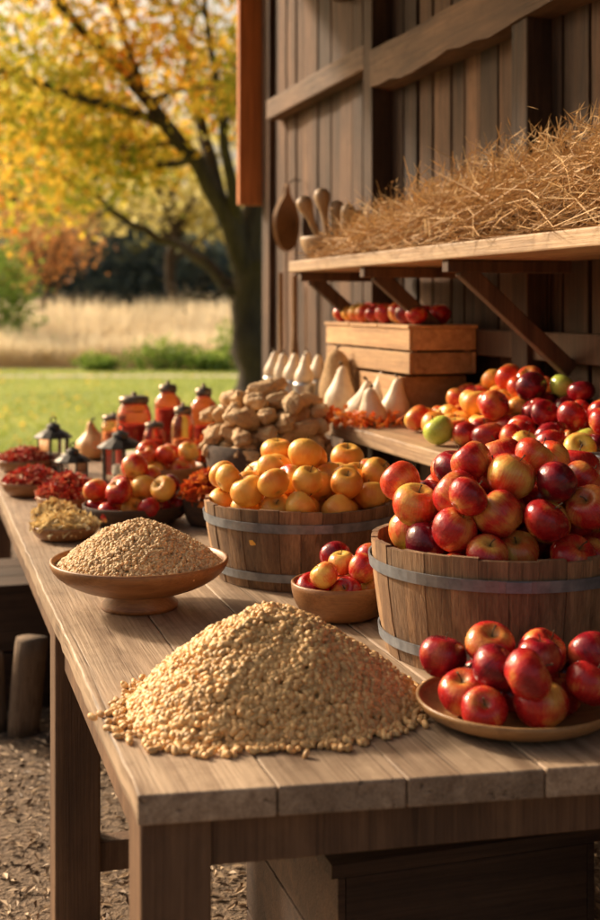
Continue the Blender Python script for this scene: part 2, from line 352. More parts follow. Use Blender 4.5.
rads=[[.36,.29,.26],[.19,.16,.12,.09,.07,.04],[.24,.18,.14,.11,.06],[.12,.10,.08,.06,.04,.02],[.12,.10,.08,.05,.03],[.14,.1,.07,.03],[.08,.06,.045,.03],[.07,.05,.04,.02],[.08,.05,.03],[.11,.08,.05,.03],[.04,.025,.01]]
ex=[]
while len(ex)<120:
    x=rng.uniform(-90,235); y=rng.uniform(-130,275)
    if y>135+120*max(0,1-max(0,x-10)/130): continue
    if x>180 and y>70: continue
    if math.sin(x*.045+y*.03)+math.cos(y*.06-x*.02)<-.25: continue
    ex.append(IP(x,y,D,rng.uniform(-3,3)))
tf=lambda P:.46+.03*(P[:,2]-5)+.12*np.sin(P[:,0]*1.7+P[:,2]*1.1)
def zlim(c):
    px=300+c[0]/c[1]*1250; return 2.4 if px<60 else (2.9 if px<120 else (3.4 if px<180 else 4.0))
build_tree('autumn_tree',limbs,rads,5,14500,.080,M['treeleaf'],'large maple tree with golden yellow autumn leaves on the lawn',tf,ex,zmin=zlim,cv=.17)
def gen_tree(x,y,h,mat,label,n=6000,ls=.14,tone=.5,low=.25,spread=.45,clr=.07):
    base=Vector((x,y,0)); L=[[base,base+Vector((0,0,h*low)),base+Vector((.1,0,h*(low+.2)))]]; R=[[h*.03,h*.024,h*.018]]
    for i in range(8):
        a=i*2.4; z=h*(low+.02*i); p=base+Vector((0,0,z)); e=p+Vector((math.cos(a)*h*spread,math.sin(a)*h*spread,h*rng.uniform(.1,.6)))
        m=p.lerp(e,.5)+Vector((0,0,h*.08)); L.append([p,m,e]); R.append([h*.014,h*.009,h*.003])
    ex=[base+Vector((rng.randn()*h*spread*.55,rng.randn()*h*spread*.5,h*(low+.12)+rng.rand()**.8*h*(.85-low))) for _ in range(55)]
    build_tree('tree',L,R,3,n,ls,mat,label,lambda P:tone+.25*(P[:,2]/h-.5),ex,clr=h*clr,group='trees beyond the meadow')
gen_tree(-13.5,60,14,M['treeleaf2'],'tall yellow green tree beyond the meadow',3000,.26,.7)
gen_tree(-6.5,64,11,M['treeleaf2'],'tall yellow green tree beyond the meadow',1500,.28,.6,.35)
gen_tree(-8.6,42,4.3,M['orleaf'],'small orange leaved tree at the meadow edge',1500,.09,.5,.4,.25)
# forest mass
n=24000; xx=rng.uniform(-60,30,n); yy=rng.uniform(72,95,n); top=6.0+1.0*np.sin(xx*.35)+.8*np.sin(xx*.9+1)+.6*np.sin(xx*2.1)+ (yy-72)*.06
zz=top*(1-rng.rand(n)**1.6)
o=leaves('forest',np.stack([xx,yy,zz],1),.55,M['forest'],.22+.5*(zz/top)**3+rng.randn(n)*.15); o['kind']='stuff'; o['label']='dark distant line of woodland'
# ---------------------------------------------------------------- barn
barn=empty('barn',(0,0,0),TH)
tag(barn,'weathered brown timber barn with vertical plank wall','barn')
L=[]; t=.4; PW=1.95
while t<6.78:
    w=min(rng.uniform(.10,.21),6.80-t)
    L.append(((PW+.014+rng.uniform(-.008,.010),t+w/2,1.75+.0),(.024,w-rng.uniform(.007,.022),3.5),Matrix.Rotation(rng.uniform(-.004,.004),3,'X'))); t+=w
boxes('plank_wall',L,M['barn'],barn,.003)
boxes('inner_lining',[((PW+.055,3.6,1.75),(.02,6.4,3.5))],M['brk'],barn,0)
boxes('corner_post',[((PW+.05,6.89,1.75),(.15,.15,3.5),None,.45)],M['barn'],barn,.006)
for tt in(5.02,3.62,2.4,1.2):
    o=boxes('post',[((PW-.05,tt,1.75),(.09,.11,3.49),None,.15)],M['barn'],barn,.006)
boxes('beam',[((PW-.045,5.87,2.565),(.085,1.56,.11))],M['beam'],barn,.008)
V=[];Fq=[];N_=40
for i in range(N_+1):
    tt=.4+(4.96-.4)*i/N_; wob=.010*math.sin(i*1.0)+.005*math.sin(i*2.7)
    for (px,pz) in((PW-.105,2.40+wob),(PW-.108,2.56+wob*.3),(PW+.0,2.56),(PW+.0,2.40)): V.append((px,tt,pz))
for i in range(N_):
    for k in range(4):
        q=(k+1)%4; Fq.append([i*4+k,i*4+q,(i+1)*4+q,(i+1)*4+k])
Fq+= [[0,1,2,3],[N_*4+3,N_*4+2,N_*4+1,N_*4]]
mesh('beam',V,Fq,M['beam'],parent=barn,tone=[.6]*len(V))
boxes('beam',[((PW-.04,3.0,1.36),(.07,5.1,.09),None,.2)],M['brk'],barn,.006)
boxes('beam',[((PW-.04,3.0,2.98),(.07,5.1,.14),None,.5)],M['beam'],barn,.006)
boxes('hanging_door',[((1.90,7.03,3.3),(.20,.05,2.46))],M['door'],barn,.004)
boxes('shade_roof',[((1.35,3.2,3.56),(2.3,7.5,.03))],M['dcrate'],barn,0)  # unseen overhang, added to dim the sky light on the wall and below
for i in range(9):
    boxes('rafter',[((1.25,-.2+i*.85,3.49),(1.9,.06,.11))],M['brk'],barn,.004)
# shelves
def board(name,p0,p1,t0,t1,zt,th,mat,parent,nb=2):
    L=[]; w=(p1-p0)/nb
    for i in range(nb): L.append(((p0+w*(i+.5),(t0+t1)/2,zt-th/2),(w-.004,t1-t0-rng.rand()*.01,th)))
    return boxes(name,L,mat,parent,.005)
us=empty('upper_shelf',(0,0,0),TH); tag(us,'long wooden shelf on diagonal brackets against the barn wall','shelf')
board('board',1.45,1.875,1.2,4.85,1.666,.045,M['shelf'],us)
for tt in(2.3,3.32,4.02,4.74):
    a=Vector((1.52,0,1.60)); b=Vector((1.87,0,1.30)); d=b-a; R=Matrix.Rotation(math.atan2(-d.z,d.x),3,'Y')
    boxes('bracket',[((1.695,tt,1.445),(d.length,.04,.05),R)],M['brk'],us,.004)
    boxes('bracket_arm',[((1.665,tt,1.602),(.40,.045,.036))],M['brk'],us,.004)
ls=empty('lower_shelf',(0,0,0),TH); tag(ls,'thick wooden shelf along the barn wall behind the table','shelf')
board('board',1.40,1.89,1.0,5.35,1.08,.05,M['shelf'],ls,2)
for tt in(1.6,2.9,4.1,5.2):
    boxes('leg',[((1.47,tt,.51),(.07,.07,1.02))],M['brk'],ls,.004)
# ---------------------------------------------------------------- table
tb=empty('table',(0,0,0),TH); tag(tb,'long rustic wooden table with thick square legs','table')
V=[];Fq=[];T=[]
edges=[.30,.50,.69,.90,1.11,1.32]
tf0=lambda p:1.749-.133*(p-.3)
for bi,(a,b) in enumerate(zip(edges[:-1],edges[1:])):
    i0=len(V); t=rng.rand(); NS=60; dz=rng.uniform(-.0012,.0012) if bi else 0
    for s in range(NS+1):
        f=s/NS
        wa=(.0016*math.sin(s*1.7+a*9)+.0010*math.sin(s*4.1)) ; wb=(.0010*math.sin(s*2.3+b*7))
        a2=a+.0010+abs(wa)*(1.6 if bi==0 else .4); b2=b-.0010-abs(wb)*.4
        for (px,z) in((a2,TZ-.045),(b2,TZ-.045),(b2,TZ-.001+dz*.5),(a2,TZ-.001+dz*.5)):
            V.append((px,tf0(px)+rng.uniform(0,.0015)*(s==0)+(6.0-tf0(px))*f,z)); T.append(t)
    for s in range(NS):
        for k in range(4):
            q=(k+1)%4; c0=i0+s*4; Fq.append([c0+k,c0+4+k,c0+4+q,c0+q])
    Fq.append([i0,i0+1,i0+2,i0+3]); Fq.append([i0+NS*4+3,i0+NS*4+2,i0+NS*4+1,i0+NS*4])
o=mesh('tabletop',V,Fq,M['table'],tone=T,parent=tb); m=o.modifiers.new('b','BEVEL'); m.width=.003; m.segments=2; m.limit_method='ANGLE'; m.angle_limit=math.radians(50)
for pp,tt in((.362,1.82),(.362,2.95),(.362,5.7),(1.24,1.74),(1.24,2.95),(1.24,4.3),(1.24,5.7)):
    boxes('leg',[((pp,tt,.3775),(.105,.105,.755-.003))],M['tleg'],tb,.006)
boxes('apron',[((.345,2.385,.70),(.03,1.02,.09)),((.345,4.325,.70),(.03,2.62,.09))],M['tleg'],tb,.003)
boxes('crossbar',[((.80,1.765,.71),(.77,.035,.08),Matrix.Rotation(-.09,3,'Z'))],M['tleg'],tb,.003)
boxes('stretcher',[((.80,2.95,.20),(.77,.05,.07))],M['tleg'],tb,.003)
# ---------------------------------------------------------------- crates
def crate(p,t,z,wp,wt,h,mat,label,rows=2,lid=False,group='wooden crates'):
    c=B(p,t,z); r=empty('wooden_crate',c,TH); th=.014; L=[]; g=.008; hh=(h-g*(rows-1))/rows
    for k in range(rows):
        zc=hh/2+k*(hh+g)
        L+=[((-wp/2+th/2,0,zc),(th,wt,hh)),((wp/2-th/2,0,zc),(th,wt,hh)),((0,-wt/2+th/2,zc),(wp-2*th-.002,th,hh)),((0,wt/2-th/2,zc),(wp-2*th-.002,th,hh))]
    boxes('side',L,mat,r,.002)
    for sx in(-1,1):
        for sy in(-1,1): boxes('corner_batten',[((sx*(wp/2-th-.012),sy*(wt/2-th-.012),h/2),(.022,.022,h-.004))],mat,r,.002)
    boxes('bottom',[((0,0,.006),(wp-2*th-.004,wt-2*th-.004,.01))],mat,r,0)
    if lid:
        boxes('lid',[((0,wt*(i-1)/3*1.02,h+lid/2+.001),(wp+lid,wt/3-.003,lid)) for i in range(3)],mat,r,.002)
    return tag(r,label,'crate',group)
crate(1.745,4.73,1.08,.25,.40,.17,M['crate'],'light wooden crate on the shelf beneath another crate',1)
crate(1.745,4.26,1.08,.25,.42,.16,M['crate'],'light wooden crate on the shelf beneath a longer box',1)
crate(1.745,4.42,1.253,.25,.90,.155,M['crate'],'long light wooden box with apples standing on its lid',2,.012)
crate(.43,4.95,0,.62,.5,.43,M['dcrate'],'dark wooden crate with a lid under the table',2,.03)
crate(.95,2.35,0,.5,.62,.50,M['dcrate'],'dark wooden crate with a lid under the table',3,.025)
# log
def log(x,y,h,r,lean):
    ro=empty('log',(x,y,0)); V=[];Fq=[]
    n=14
    for j,zz in enumerate(np.linspace(0,h,7)):
        for i in range(n):
            a=2*math.pi*i/n; q=r*(1+.12*math.sin(a*3+1)+.05*math.sin(a*7+zz*9)); V.append((q*math.cos(a)+lean*zz/h,q*math.sin(a),zz))
    for j in range(6):
        for i in range(n):
            k=(i+1)%n; Fq.append([j*n+i,j*n+k,(j+1)*n+k,(j+1)*n+i])
    Fq.append([6*n+i for i in range(n)]); Fq.append(list(range(n))[::-1])
    o=mesh('bark',V,Fq,M['log'],True,parent=ro); return tag(ro,'short rough firewood log standing under the table','log','firewood logs')
log(-.97,4.35,.33,.055,.03); log(-1.09,4.38,.27,.06,-.02); log(-.84,4.5,.3,.06,.02)
# ---------------------------------------------------------------- fruit
def apple_mesh(name,sq,lob,asym):
    nt_,nf=15,24; V=[];Fq=[]
    for j in range(nt_+1):
        th=math.pi*j/nt_; th=min(max(th,.02),math.pi-.02)
        for i in range(nf):
            ph=2*math.pi*i/nf
            rr=math.sin(th)*(1+.10*math.cos(th))
            rr*=1+lob*math.cos(5*ph)*(0.3+.7*(j/nt_))*.9+asym*math.cos(ph)
            z=math.cos(th)*sq
            z-=.34*math.exp(-(rr/.30)**2) if math.cos(th)>0 else -.20*math.exp(-(rr/.24)**2)
            z+=asym*.8*math.cos(ph)*rr*math.cos(th)
            V.append((rr*math.cos(ph),rr*math.sin(ph),z))
    for j in range(nt_):
        for i in range(nf):
            k=(i+1)%nf; Fq.append([j*nf+i,(j+1)*nf+i,(j+1)*nf+k,j*nf+k])
    Fq.append(list(range(nf))); Fq.append([nt_*nf+i for i in range(nf)][::-1])
    me=bpy.data.meshes.new(name); me.from_pydata(V,[],Fq); me.polygons.foreach_set('use_smooth',[True]*len(me.polygons)); me.update(); return me
APM=[apple_mesh('apple_shape',.90,.022,.02),apple_mesh('apple_shape',.84,.015,.04),apple_mesh('apple_shape',.96,.03,.03)]
def stem_mesh():
    V=[];Fq=[]; tube(V,Fq,[(0,0,.48),(.01,0,.72),(.05,.02,.92),(.12,.03,1.08)],[.035,.028,.028,.045],6)
    me=bpy.data.meshes.new('stem_shape'); me.from_pydata(V,[],Fq); me.materials.append(M['stem']); me.update(); return me
STM=stem_mesh()
APC={}
def apple(loc,r,mk,label,group,stem=True,tilt=.9):
    v=rng.randint(3); key=(v,mk)
    if key not in APC:
        me=APM[v].copy(); me.materials.append(M[mk]); APC[key]=me
    o=bpy.data.objects.new('apple',APC[key]); col.objects.link(o); o.location=loc; o.scale=(r,r,r*rng.uniform(.94,1.04))
    o.rotation_euler=(rng.uniform(-tilt,tilt),rng.uniform(-tilt,tilt),rng.uniform(0,6.28))
    if stem:
        s=bpy.data.objects.new('stem',STM); col.objects.link(s); s.parent=o; s.rotation_euler[2]=rng.uniform(0,6.28)
    return tag(o,label,'apple',group)
def heap(sampler,zfun,score,n,r,var=.12,cand=600,k=.955):
    P=[]
    for i in range(n):
        ri=r*(1+rng.uniform(-var,var)); c=sampler(cand,ri); z=zfun(c)+ri*.93
        if P:
            A=np.array(P); d2=((c[:,None,:]-A[None,:,:2])**2).sum(2); s=(ri+A[None,:,3])*k
            zz=np.where(d2<s*s,A[None,:,2]+np.sqrt(np.maximum(s*s-d2,0))*.95,-1e9).max(1); z=np.maximum(z,zz)
        j=np.argmin(z+score(c)); P.append((c[j,0],c[j,1],z[j],ri))
    return P
def disc(cx,cy,R):
    def f(m,ri):
        a=rng.rand(m)*6.283; q=np.sqrt(rng.rand(m))*max(R-ri*.92,.005); return np.stack([cx+q*np.cos(a),cy+q*np.sin(a)],1)
    return f
def dheap(cx,cy,z0,R,n,r,slope,**kw):
    return heap(disc(cx,cy,R),lambda c:np.full(len(c),z0),lambda c:slope*np.hypot(c[:,0]-cx,c[:,1]-cy),n,r,**kw)
def pick(opts):
    u=rng.rand(); s=0
    for k,w in opts:
        s+=w
        if u<s: return k
    return opts[-1][0]
LBL={'a_red':'glossy red apple','a_dark':'deep dark red apple','a_mix':'red and yellow streaked apple','a_or':'golden orange apple','a_gr':'green apple with faint blush'}
# bushel baskets
def basket(x,y,z0,Rt,Rb,h,label,rz=0,ns=30):
    r=empty('basket',(x,y,z0),rz); V=[];Fq=[];T=[]; th=.013
    for s in range(ns):
        a0=2*math.pi*s/ns; a1=2*math.pi*(s+1)/ns; g=.010/ns*6; a0+=g*rng.uniform(.5,1.6); a1-=g*rng.uniform(.5,1.6); t=rng.rand(); zt=h+rng.uniform(-.004,.005); dr=rng.uniform(-.0015,.003)
        b=len(V); na=4; nz=4
        for j in range(nz):
            f=j/(nz-1); R=Rb+(Rt-Rb)*f+.006*math.sin(math.pi*f)+dr
            for i in range(na):
                a=a0+(a1-a0)*i/(na-1)
                V.append((R*math.cos(a),R*math.sin(a),zt*f)); V.append(((R-th)*math.cos(a),(R-th)*math.sin(a),zt*f)); T+=[t,t]
        ix=lambda j,i,k:b+(j*na+i)*2+k
        for j in range(nz-1):
            for i in range(na-1):
                Fq.append([ix(j,i,0),ix(j,i+1,0),ix(j+1,i+1,0),ix(j+1,i,0)]); Fq.append([ix(j,i,1),ix(j+1,i,1),ix(j+1,i+1,1),ix(j,i+1,1)])
            for i in(0,na-1): Fq.append([ix(j,i,0),ix(j+1,i,0),ix(j+1,i,1),ix(j,i,1)])
        for j in(0,nz-1):
            for i in range(na-1): Fq.append([ix(j,i,0),ix(j,i,1),ix(j,i+1,1),ix(j,i+1,0)])
    mesh('body',V,Fq,M['stave'],tone=T,parent=r)
    v,f=lathe([(.001,.004),(Rb-th-.001,.004),(Rb-th-.001,.016),(.001,.016)],32); mesh('bottom',v,f,M['stave'],parent=r)
    for zb,hb in((h*.17,.02),(h*.80,.022)):
        f=zb/h; R=Rb+(Rt-Rb)*f+.006*math.sin(math.pi*f)+.0032; sl=(Rt-Rb)/h*hb/2
        prof=[(R-sl,zb-hb/2),(R+.0035-sl,zb-hb/2),(R+.0035+sl,zb+hb/2),(R+sl,zb+hb/2),(R-sl,zb-hb/2)]
        v,fc=lathe(prof,72); fc=fc[:-2]; mesh('hoop',v,fc,M['band'],False,parent=r)
        a=-1.9+rng.rand()*.3; Vb=[];Fb=[];Tb=[]; Rm=R+.005
        box(Vb,Fb,Tb,(Rm*math.cos(a),Rm*math.sin(a),zb),(.003,.045,hb*.9),Matrix.Rotation(a,3,'Z')); mesh('hoop_clasp',Vb,Fb,M['band'],parent=r)
    return tag(r,label,'basket','bushel baskets')
BR=(.405,2.52)
basket(*BR,TZ,.262,.232,.225,'wooden stave bushel basket full of red apples')
for P in dheap(*BR,TZ+.115,.25,76,.0435,.33):
    mk=pick((('a_red',.57),('a_mix',.17),('a_dark',.24),('a_gr',.02)))
    apple(P[:3],P[3],mk,LBL[mk]+' heaped in the bushel basket','red apples in the large basket')
BM=(.005,3.22)
basket(*BM,TZ,.25,.215,.195,'wooden stave bushel basket full of golden orange apples',.3)
for P in dheap(*BM,TZ+.085,.242,75,.0405,.30):
    mk=pick((('a_or',.95),('a_mix',.05)))
    apple(P[:3],P[3],mk,LBL[mk]+' heaped in the bushel basket','golden apples in the basket')
# bowls
def bowl(name,x,y,z,R,h,rb,mat,label,foot=0,cat='bowl',th=.008,flare=.6):
    r=empty(name,(x,y,z)); prof=[(.001,foot),(rb,foot)]
    n=8
    for i in range(1,n+1):
        f=i/n; prof.append((rb+(R-rb)*math.sin(f*math.pi/2)**flare, foot+(h-foot)*f**1.15))
    prof.append((R-th*.4,h+th*.3)); 
    for i in range(n,0,-1):
        f=i/n; prof.append((max(rb+(R-rb)*math.sin(f*math.pi/2)**flare-th,.002), foot+th+(h-foot-th)*f**1.15))
    prof.append((.001,foot+th))
    v,f=lathe(prof,56); mesh('bowl_body',v,f,mat,True,parent=r)
    if foot:
        v,f=lathe([(.001,0),(rb*1.08,0),(rb*1.1,foot*.3),(rb*.85,foot*.8),(rb*.98,foot+.002),(.001,foot+.002)],48); mesh('foot',v,f,mat,True,parent=r)
    return tag(r,label,cat)
PL=(.362,2.09)
bowl('plate',*PL,TZ,.168,.036,.10,M['plate'],'shallow round wooden plate holding dark red apples',0,'plate',.007)
for P in dheap(*PL,TZ+.008,.168,18,.0395,.13,var=.2):
    mk=pick((('a_dark',.55),('a_red',.45)))
    apple(P[:3],P[3],mk,LBL[mk]+' piled on the wooden plate','apples on the front plate')
SB=(.092,2.77)
bowl('bowl',*SB,TZ,.112,.078,.065,M['bowl'],'small wooden bowl of red apples between the baskets')
for P in dheap(*SB,TZ+.035,.107,11,.034,.3):
    mk=pick((('a_red',.75),('a_mix',.15),('a_dark',.1)))
    apple(P[:3],P[3],mk,LBL[mk]+' in the small wooden bowl','apples in the small bowl')
# ---- grain
def kernel(loc,N,sz,name,mat,parent=None,asp=(.62,.5),jit=.5):
    n=len(loc); X=rng.randn(n,3); N=N+rng.randn(n,3)*jit
    bv=ICO_V.copy(); bv[:,1]*=1-.22*np.exp(-(bv[:,0]/.35)**2); bv[:,2]*=1-.12*np.exp(-(bv[:,0]/.35)**2); bv[:,2]+=.12*bv[:,0]**2
    s=sz*(.8+.45*rng.rand(n)); V,F=many(bv,ICO_F,loc,X,N,np.stack([s,s*asp[0]*(.85+.3*rng.rand(n)),s*asp[1]*(.85+.3*rng.rand(n))],1))
    return mesh(name,V,F,mat,True,np.repeat(rng.rand(n),len(bv)),parent)
def pile(cx,cy,z0,R,H,n,sz,name,mat,scatter=0,pw=1.5,irr=.07,seed=1.,asp=(.62,.5)):
    def Rf(a): return R*(1+irr*np.sin(2*a+seed)+irr*.5*np.sin(3*a+seed*2)+irr*.4*np.sin(5*a))
    def Hf(q,a): return H*(1-np.clip(q,0,1)**pw)*(1+.05*np.sin(a*3+q*6+seed)*np.minimum(q*2,1)+.03*np.sin(a*7+q*15)*np.minimum(q*2,1))
    a=rng.rand(n)*6.2832; q=np.sqrt(rng.rand(n)); rr=q*Rf(a); z=Hf(q,a)
    sl=H/R; N=np.stack([np.cos(a)*sl*1.3*q,np.sin(a)*sl*1.3*q,np.ones(n)],1)
    loc=np.stack([cx+rr*np.cos(a),cy+rr*np.sin(a),z0+sz*.45+z+rng.uniform(-.9,.3,n)*sz],1); loc[:,2]=np.maximum(loc[:,2],z0+sz*.45)
    if scatter:
        a=rng.rand(scatter)*6.2832; rr=Rf(a)*(1+np.abs(rng.randn(scatter))*.085); l2=np.stack([cx+rr*np.cos(a),cy+rr*np.sin(a),np.full(scatter,z0+sz*.5)],1)
        loc=np.concatenate([loc,l2]); N=np.concatenate([N,np.tile([0,0,1.],(scatter,1))])
    nr,na=14,48; V=[];Fq=[]
    for j in range(nr+1):
        qq=j/nr
        for i in range(na):
            an=2*math.pi*i/na; r2=qq*float(Rf(an))*.985; V.append((cx+r2*math.cos(an),cy+r2*math.sin(an),z0+max(.001,float(Hf(qq,an))-sz*.3)))
    for j in range(nr):
        for i in range(na):
            k=(i+1)%na; Fq.append([j*na+i,(j+1)*na+i,(j+1)*na+k,j*na+k])
    root=kernel(loc,N,sz,name,mat,asp=asp)
    c=mesh('core',V,Fq,mat,True,parent=root)
    return root
o=pile(-.050,2.165,TZ,.238,.163,7800,.0082,'grain_pile',M['grain'],450,1.52,asp=(.72,.62))
tag(o,'large loose heap of golden puffed grain on the table','grain',kind='stuff')
GB=(-.367,2.86)
bowl('bowl',*GB,TZ,.203,.110,.080,M['bowl'],'wide footed wooden bowl heaped with grain',.036,'bowl',.008,.75)
o=pile(*GB,TZ+.090,.19,.105,6500,.0058,'grain_heap',M['oat'],0,1.5,.01,2.,(.75,.68))
tag(o,'heap of small pale grain filling the footed bowl','grain',kind='stuff')
# ---- pot with knobbly roots
NB=(-.11,4.3)
bowl('basket',*NB,TZ,.215,.215,.15,M['wick'],'dark woven basket piled with knobbly tan roots',0,'basket',.012,.7)
bmn=bmesh.new(); bmesh.ops.create_icosphere(bmn,subdivisions=4,radius=1)
RV=np.array([v.co[:] for v in bmn.verts]); RF=[[v.index for v in f.verts] for f in bmn.faces]; bmn.free()
ROOTS=[]
for k in range(4):
    v=RV.copy(); ph=rng.rand(8)*6
    v*= (1+.10*np.sin(v[:,0]*4+ph[0])*np.cos(v[:,1]*5+ph[1])+.06*np.sin(v[:,2]*7+ph[2]+v[:,0]*5)+.06*np.sin(v[:,1]*12+ph[4])*np.sin(v[:,0]*11+ph[5])+.055*np.sin(v[:,2]*17+ph[6])*np.cos(v[:,0]*19+ph[7]))[:,None]
    v[:,0]*=1.4; v[:,1]*=.78+.1*np.sin(v[:,0]*2+ph[3]); v[:,2]*=.76
    me=bpy.data.meshes.new('root_shape'); me.from_pydata(v.tolist(),[],RF); me.polygons.foreach_set('use_smooth',[True]*len(RF)); me.materials.append(M['nut']); me.update(); ROOTS.append(me)
def root_at(P,r,group,lab='knobbly tan root vegetable piled in the dark basket'):
    o=bpy.data.objects.new('root_vegetable',ROOTS[rng.randint(4)]); col.objects.link(o); o.location=P; o.scale=(r,r,r); o.rotation_euler=(rng.uniform(-.5,.5),rng.uniform(-.6,.6),rng.uniform(0,6.28)); tag(o,lab,'vegetable',group)
for P in dheap(*NB,TZ+.165,.225,104,.034,.62,k=.95): root_at(P[:3],P[3]*1.08,'roots in the dark basket')
# ---- left end of table
AB=(-.525,3.97)
bowl('bowl',*AB,TZ,.165,.06,.10,M['wick'],'dark shallow bowl of mixed red and yellow apples')
for P in dheap(*AB,TZ+.012,.168,25,.0385,.38):
    mk=pick((('a_red',.48),('a_mix',.34),('a_dark',.10),('a_or',.08))); apple(P[:3],P[3],mk,LBL[mk]+' in the shallow dark bowl','apples in the dark bowl')
AB2=(-.50,4.52)
bowl('bowl',*AB2,TZ,.15,.11,.10,M['bowl'],'wooden bowl of red and golden apples by the lanterns')
for P in dheap(*AB2,TZ+.06,.14,13,.04,.30):
    mk=pick((('a_red',.35),('a_mix',.35),('a_or',.3))); apple(P[:3],P[3],mk,LBL[mk]+' in the bowl near the lanterns','apples in the bowl by the lanterns',False)
def petals(x,y,R,h,mat,label,cat,name,n=900,size=.018,bowlmat=None,blabel=None,bh=.05,mound=.06):
    bowl('shallow_basket',x,y,TZ,R,bh,R*.65,bowlmat or M['bowl'],blabel or 'small shallow wooden basket on the table',0,'basket',.006)
    a=rng.rand(n)*6.283; q=np.sqrt(rng.rand(n)); loc=np.stack([x+q*R*.95*np.cos(a),y+q*R*.95*np.sin(a),TZ+bh-.012+mound*(1-q**1.6)+rng.rand(n)*h],1)
    o=leaves(name,loc,size,mat,rng.rand(n)); tag(o,label,cat,kind='stuff')
petals(-.97,4.55,.115,.02,M['berry'],'mound of dried red petals in a shallow basket','dried flowers','dried_petals',size=.014,n=1300,blabel='shallow wooden basket filled with dried red petals',mound=.045)
petals(-1.14,5.2,.12,.02,M['berry'],'mound of dried red petals in a shallow basket','dried flowers','dried_petals',size=.014,n=1300,blabel='shallow wooden basket filled with dried red petals',mound=.045)
petals(-.775,4.2,.11,.03,M['berry'],'bright red dried flowers heaped in a basket','dried flowers','dried_flowers',size=.015,n=1300,blabel='shallow wooden basket filled with red dried flowers',mound=.06)
petals(-.695,3.70,.098,.015,M['pasta'],'pale yellow dried fruit slices in a shallow basket','dried fruit','dried_fruit_slices',420,.020,blabel='shallow wooden basket of pale dried fruit slices',mound=.03,bh=.04)
petals(-.775,3.95,.07,.015,M['pasta'],'pale yellow dried fruit slices in a shallow basket','dried fruit','dried_fruit_slices',300,.020,blabel='small basket of pale dried fruit slices',mound=.03,bh=.035)
petals(-.285,3.93,.085,.04,M['fall'],'bunch of red autumn leaves in a dark pot','leaves','autumn_leaves',500,.028,M['wick'],'dark round pot holding red autumn leaves',.09,.05)
petals(-.36,4.85,.09,.04,M['fall'],'bunch of red autumn leaves in a dark pot','leaves','autumn_leaves',400,.028,M['wick'],'dark round pot holding red autumn leaves',.09,.06)
# lanterns
def lantern(x,y,h,w,glassm,label):
    r=empty('lantern',(x,y,TZ),rng.uniform(0,1)); R=w/2; s=6; body=h*.56
    v,f=lathe([(.001,0),(R,0),(R,h*.04),(R*.88,h*.06),(.001,h*.06)],s); mesh('base',v,f,M['dmetal'],parent=r)
    v,f=lathe([(R*.78,h*.062),(R*.80,h*.06+body)],s); mesh('glass',v,f[:-2],glassm,parent=r)
    V=[];Fq=[]
    for i in range(s):
        a=2*math.pi*i/s; tube(V,Fq,[(R*.82*math.cos(a),R*.82*math.sin(a),h*.05),(R*.85*math.cos(a),R*.85*math.sin(a),h*.06+body)],[.004,.004],5)
    mesh('frame',V,Fq,M['dmetal'],parent=r); z=h*.06+body
    v,f=lathe([(.001,z),(R*1.02,z),(R*1.05,z+h*.02),(R*.75,z+h*.10),(R*.38,z+h*.17),(R*.34,z+h*.22),(R*.42,z+h*.225),(R*.2,z+h*.27),(.001,z+h*.29)],s*2); mesh('cap',v,f,M['dmetal'],parent=r)
    V=[];Fq=[]; rr=h*.055; zc=z+h*.29+rr*.8
    tube(V,Fq,[(rr*math.cos(a),0,zc+rr*math.sin(a)) for a in np.linspace(0,6.283,15)],[.003]*15,5); mesh('handle',V,Fq,M['dmetal'],parent=r)
    v,f=lathe([(.001,h*.061),(R*.3,h*.061),(R*.3,h*.33),(R*.22,h*.345),(.001,h*.34)],16); mesh('candle',v,f,M['candle'],True,parent=r)
    tag(r,label,'lantern','lanterns on the table')
lantern(-1.03,5.22,.22,.155,M['clearglass'],'dark metal lantern with clear glass and candle')
lantern(-.84,4.62,.18,.13,M['clearglass'],'small dark metal lantern with clear glass')
lantern(-.69,4.80,.23,.17,M['clearglass'],'dark metal lantern with a wide cap')
def jar(x,y,h,w,label,gm='redglass',neck=.6,fill=.6):
    r=empty('glass_jar',(x,y,TZ)); R=w/2; k=neck
    v,f=lathe([(.001,0),(R*.88,0),(R*.97,h*.03),(R,h*.08),(R,h*.68),(R*.92,h*.75),(R*(k+.14),h*.80),(R*(k+.08),h*.82),(R*(k+.08),h*.85),(R*k,h*.85),(R*k,h*.81),(R*.85,h*.745),(R*.93,h*.68),(R*.93,h*.08),(R*.87,h*.055),(.001,h*.05)],28); mesh('glass',v,f,M[gm],True,parent=r)
    v,f=lathe([(.001,h*.852),(R*(k+.14),h*.852),(R*(k+.16),h*.87),(R*(k+.14),h*.925),(R*(k-.1),h*.945),(R*.16,h*.952),(R*.13,h*.965),(R*.17,h*.98),(.001,h)],24); mesh('lid',v,f,M['bronze'],True,parent=r)
    v,f=lathe([(.001,h*.06),(R*.84,h*.062),(R*.88,h*.09),(R*.88,h*fill),(R*.6,h*(fill+.015)),(.001,h*(fill-.005))],20); mesh('preserve',v,f,M['jam' if gm=='redglass' else 'jam2'],True,parent=r)
    tag(r,label,'jar','coloured glass jars')
jar(-.71,5.35,.32,.15,'tall red glass jar with dark metal lid',neck=.7,fill=.55); jar(-.60,5.68,.35,.125,'tall slim red glass jar with dark metal lid',neck=.5,fill=.62)
jar(-.47,5.02,.30,.095,'slim amber glass jar with dark metal lid','ambglass',.6,.5); jar(-.42,5.45,.35,.12,'tall red glass jar with dark metal lid',neck=.45,fill=.45); jar(-.82,5.5,.22,.11,'short amber glass jar with dark lid','ambglass',.75,.6)
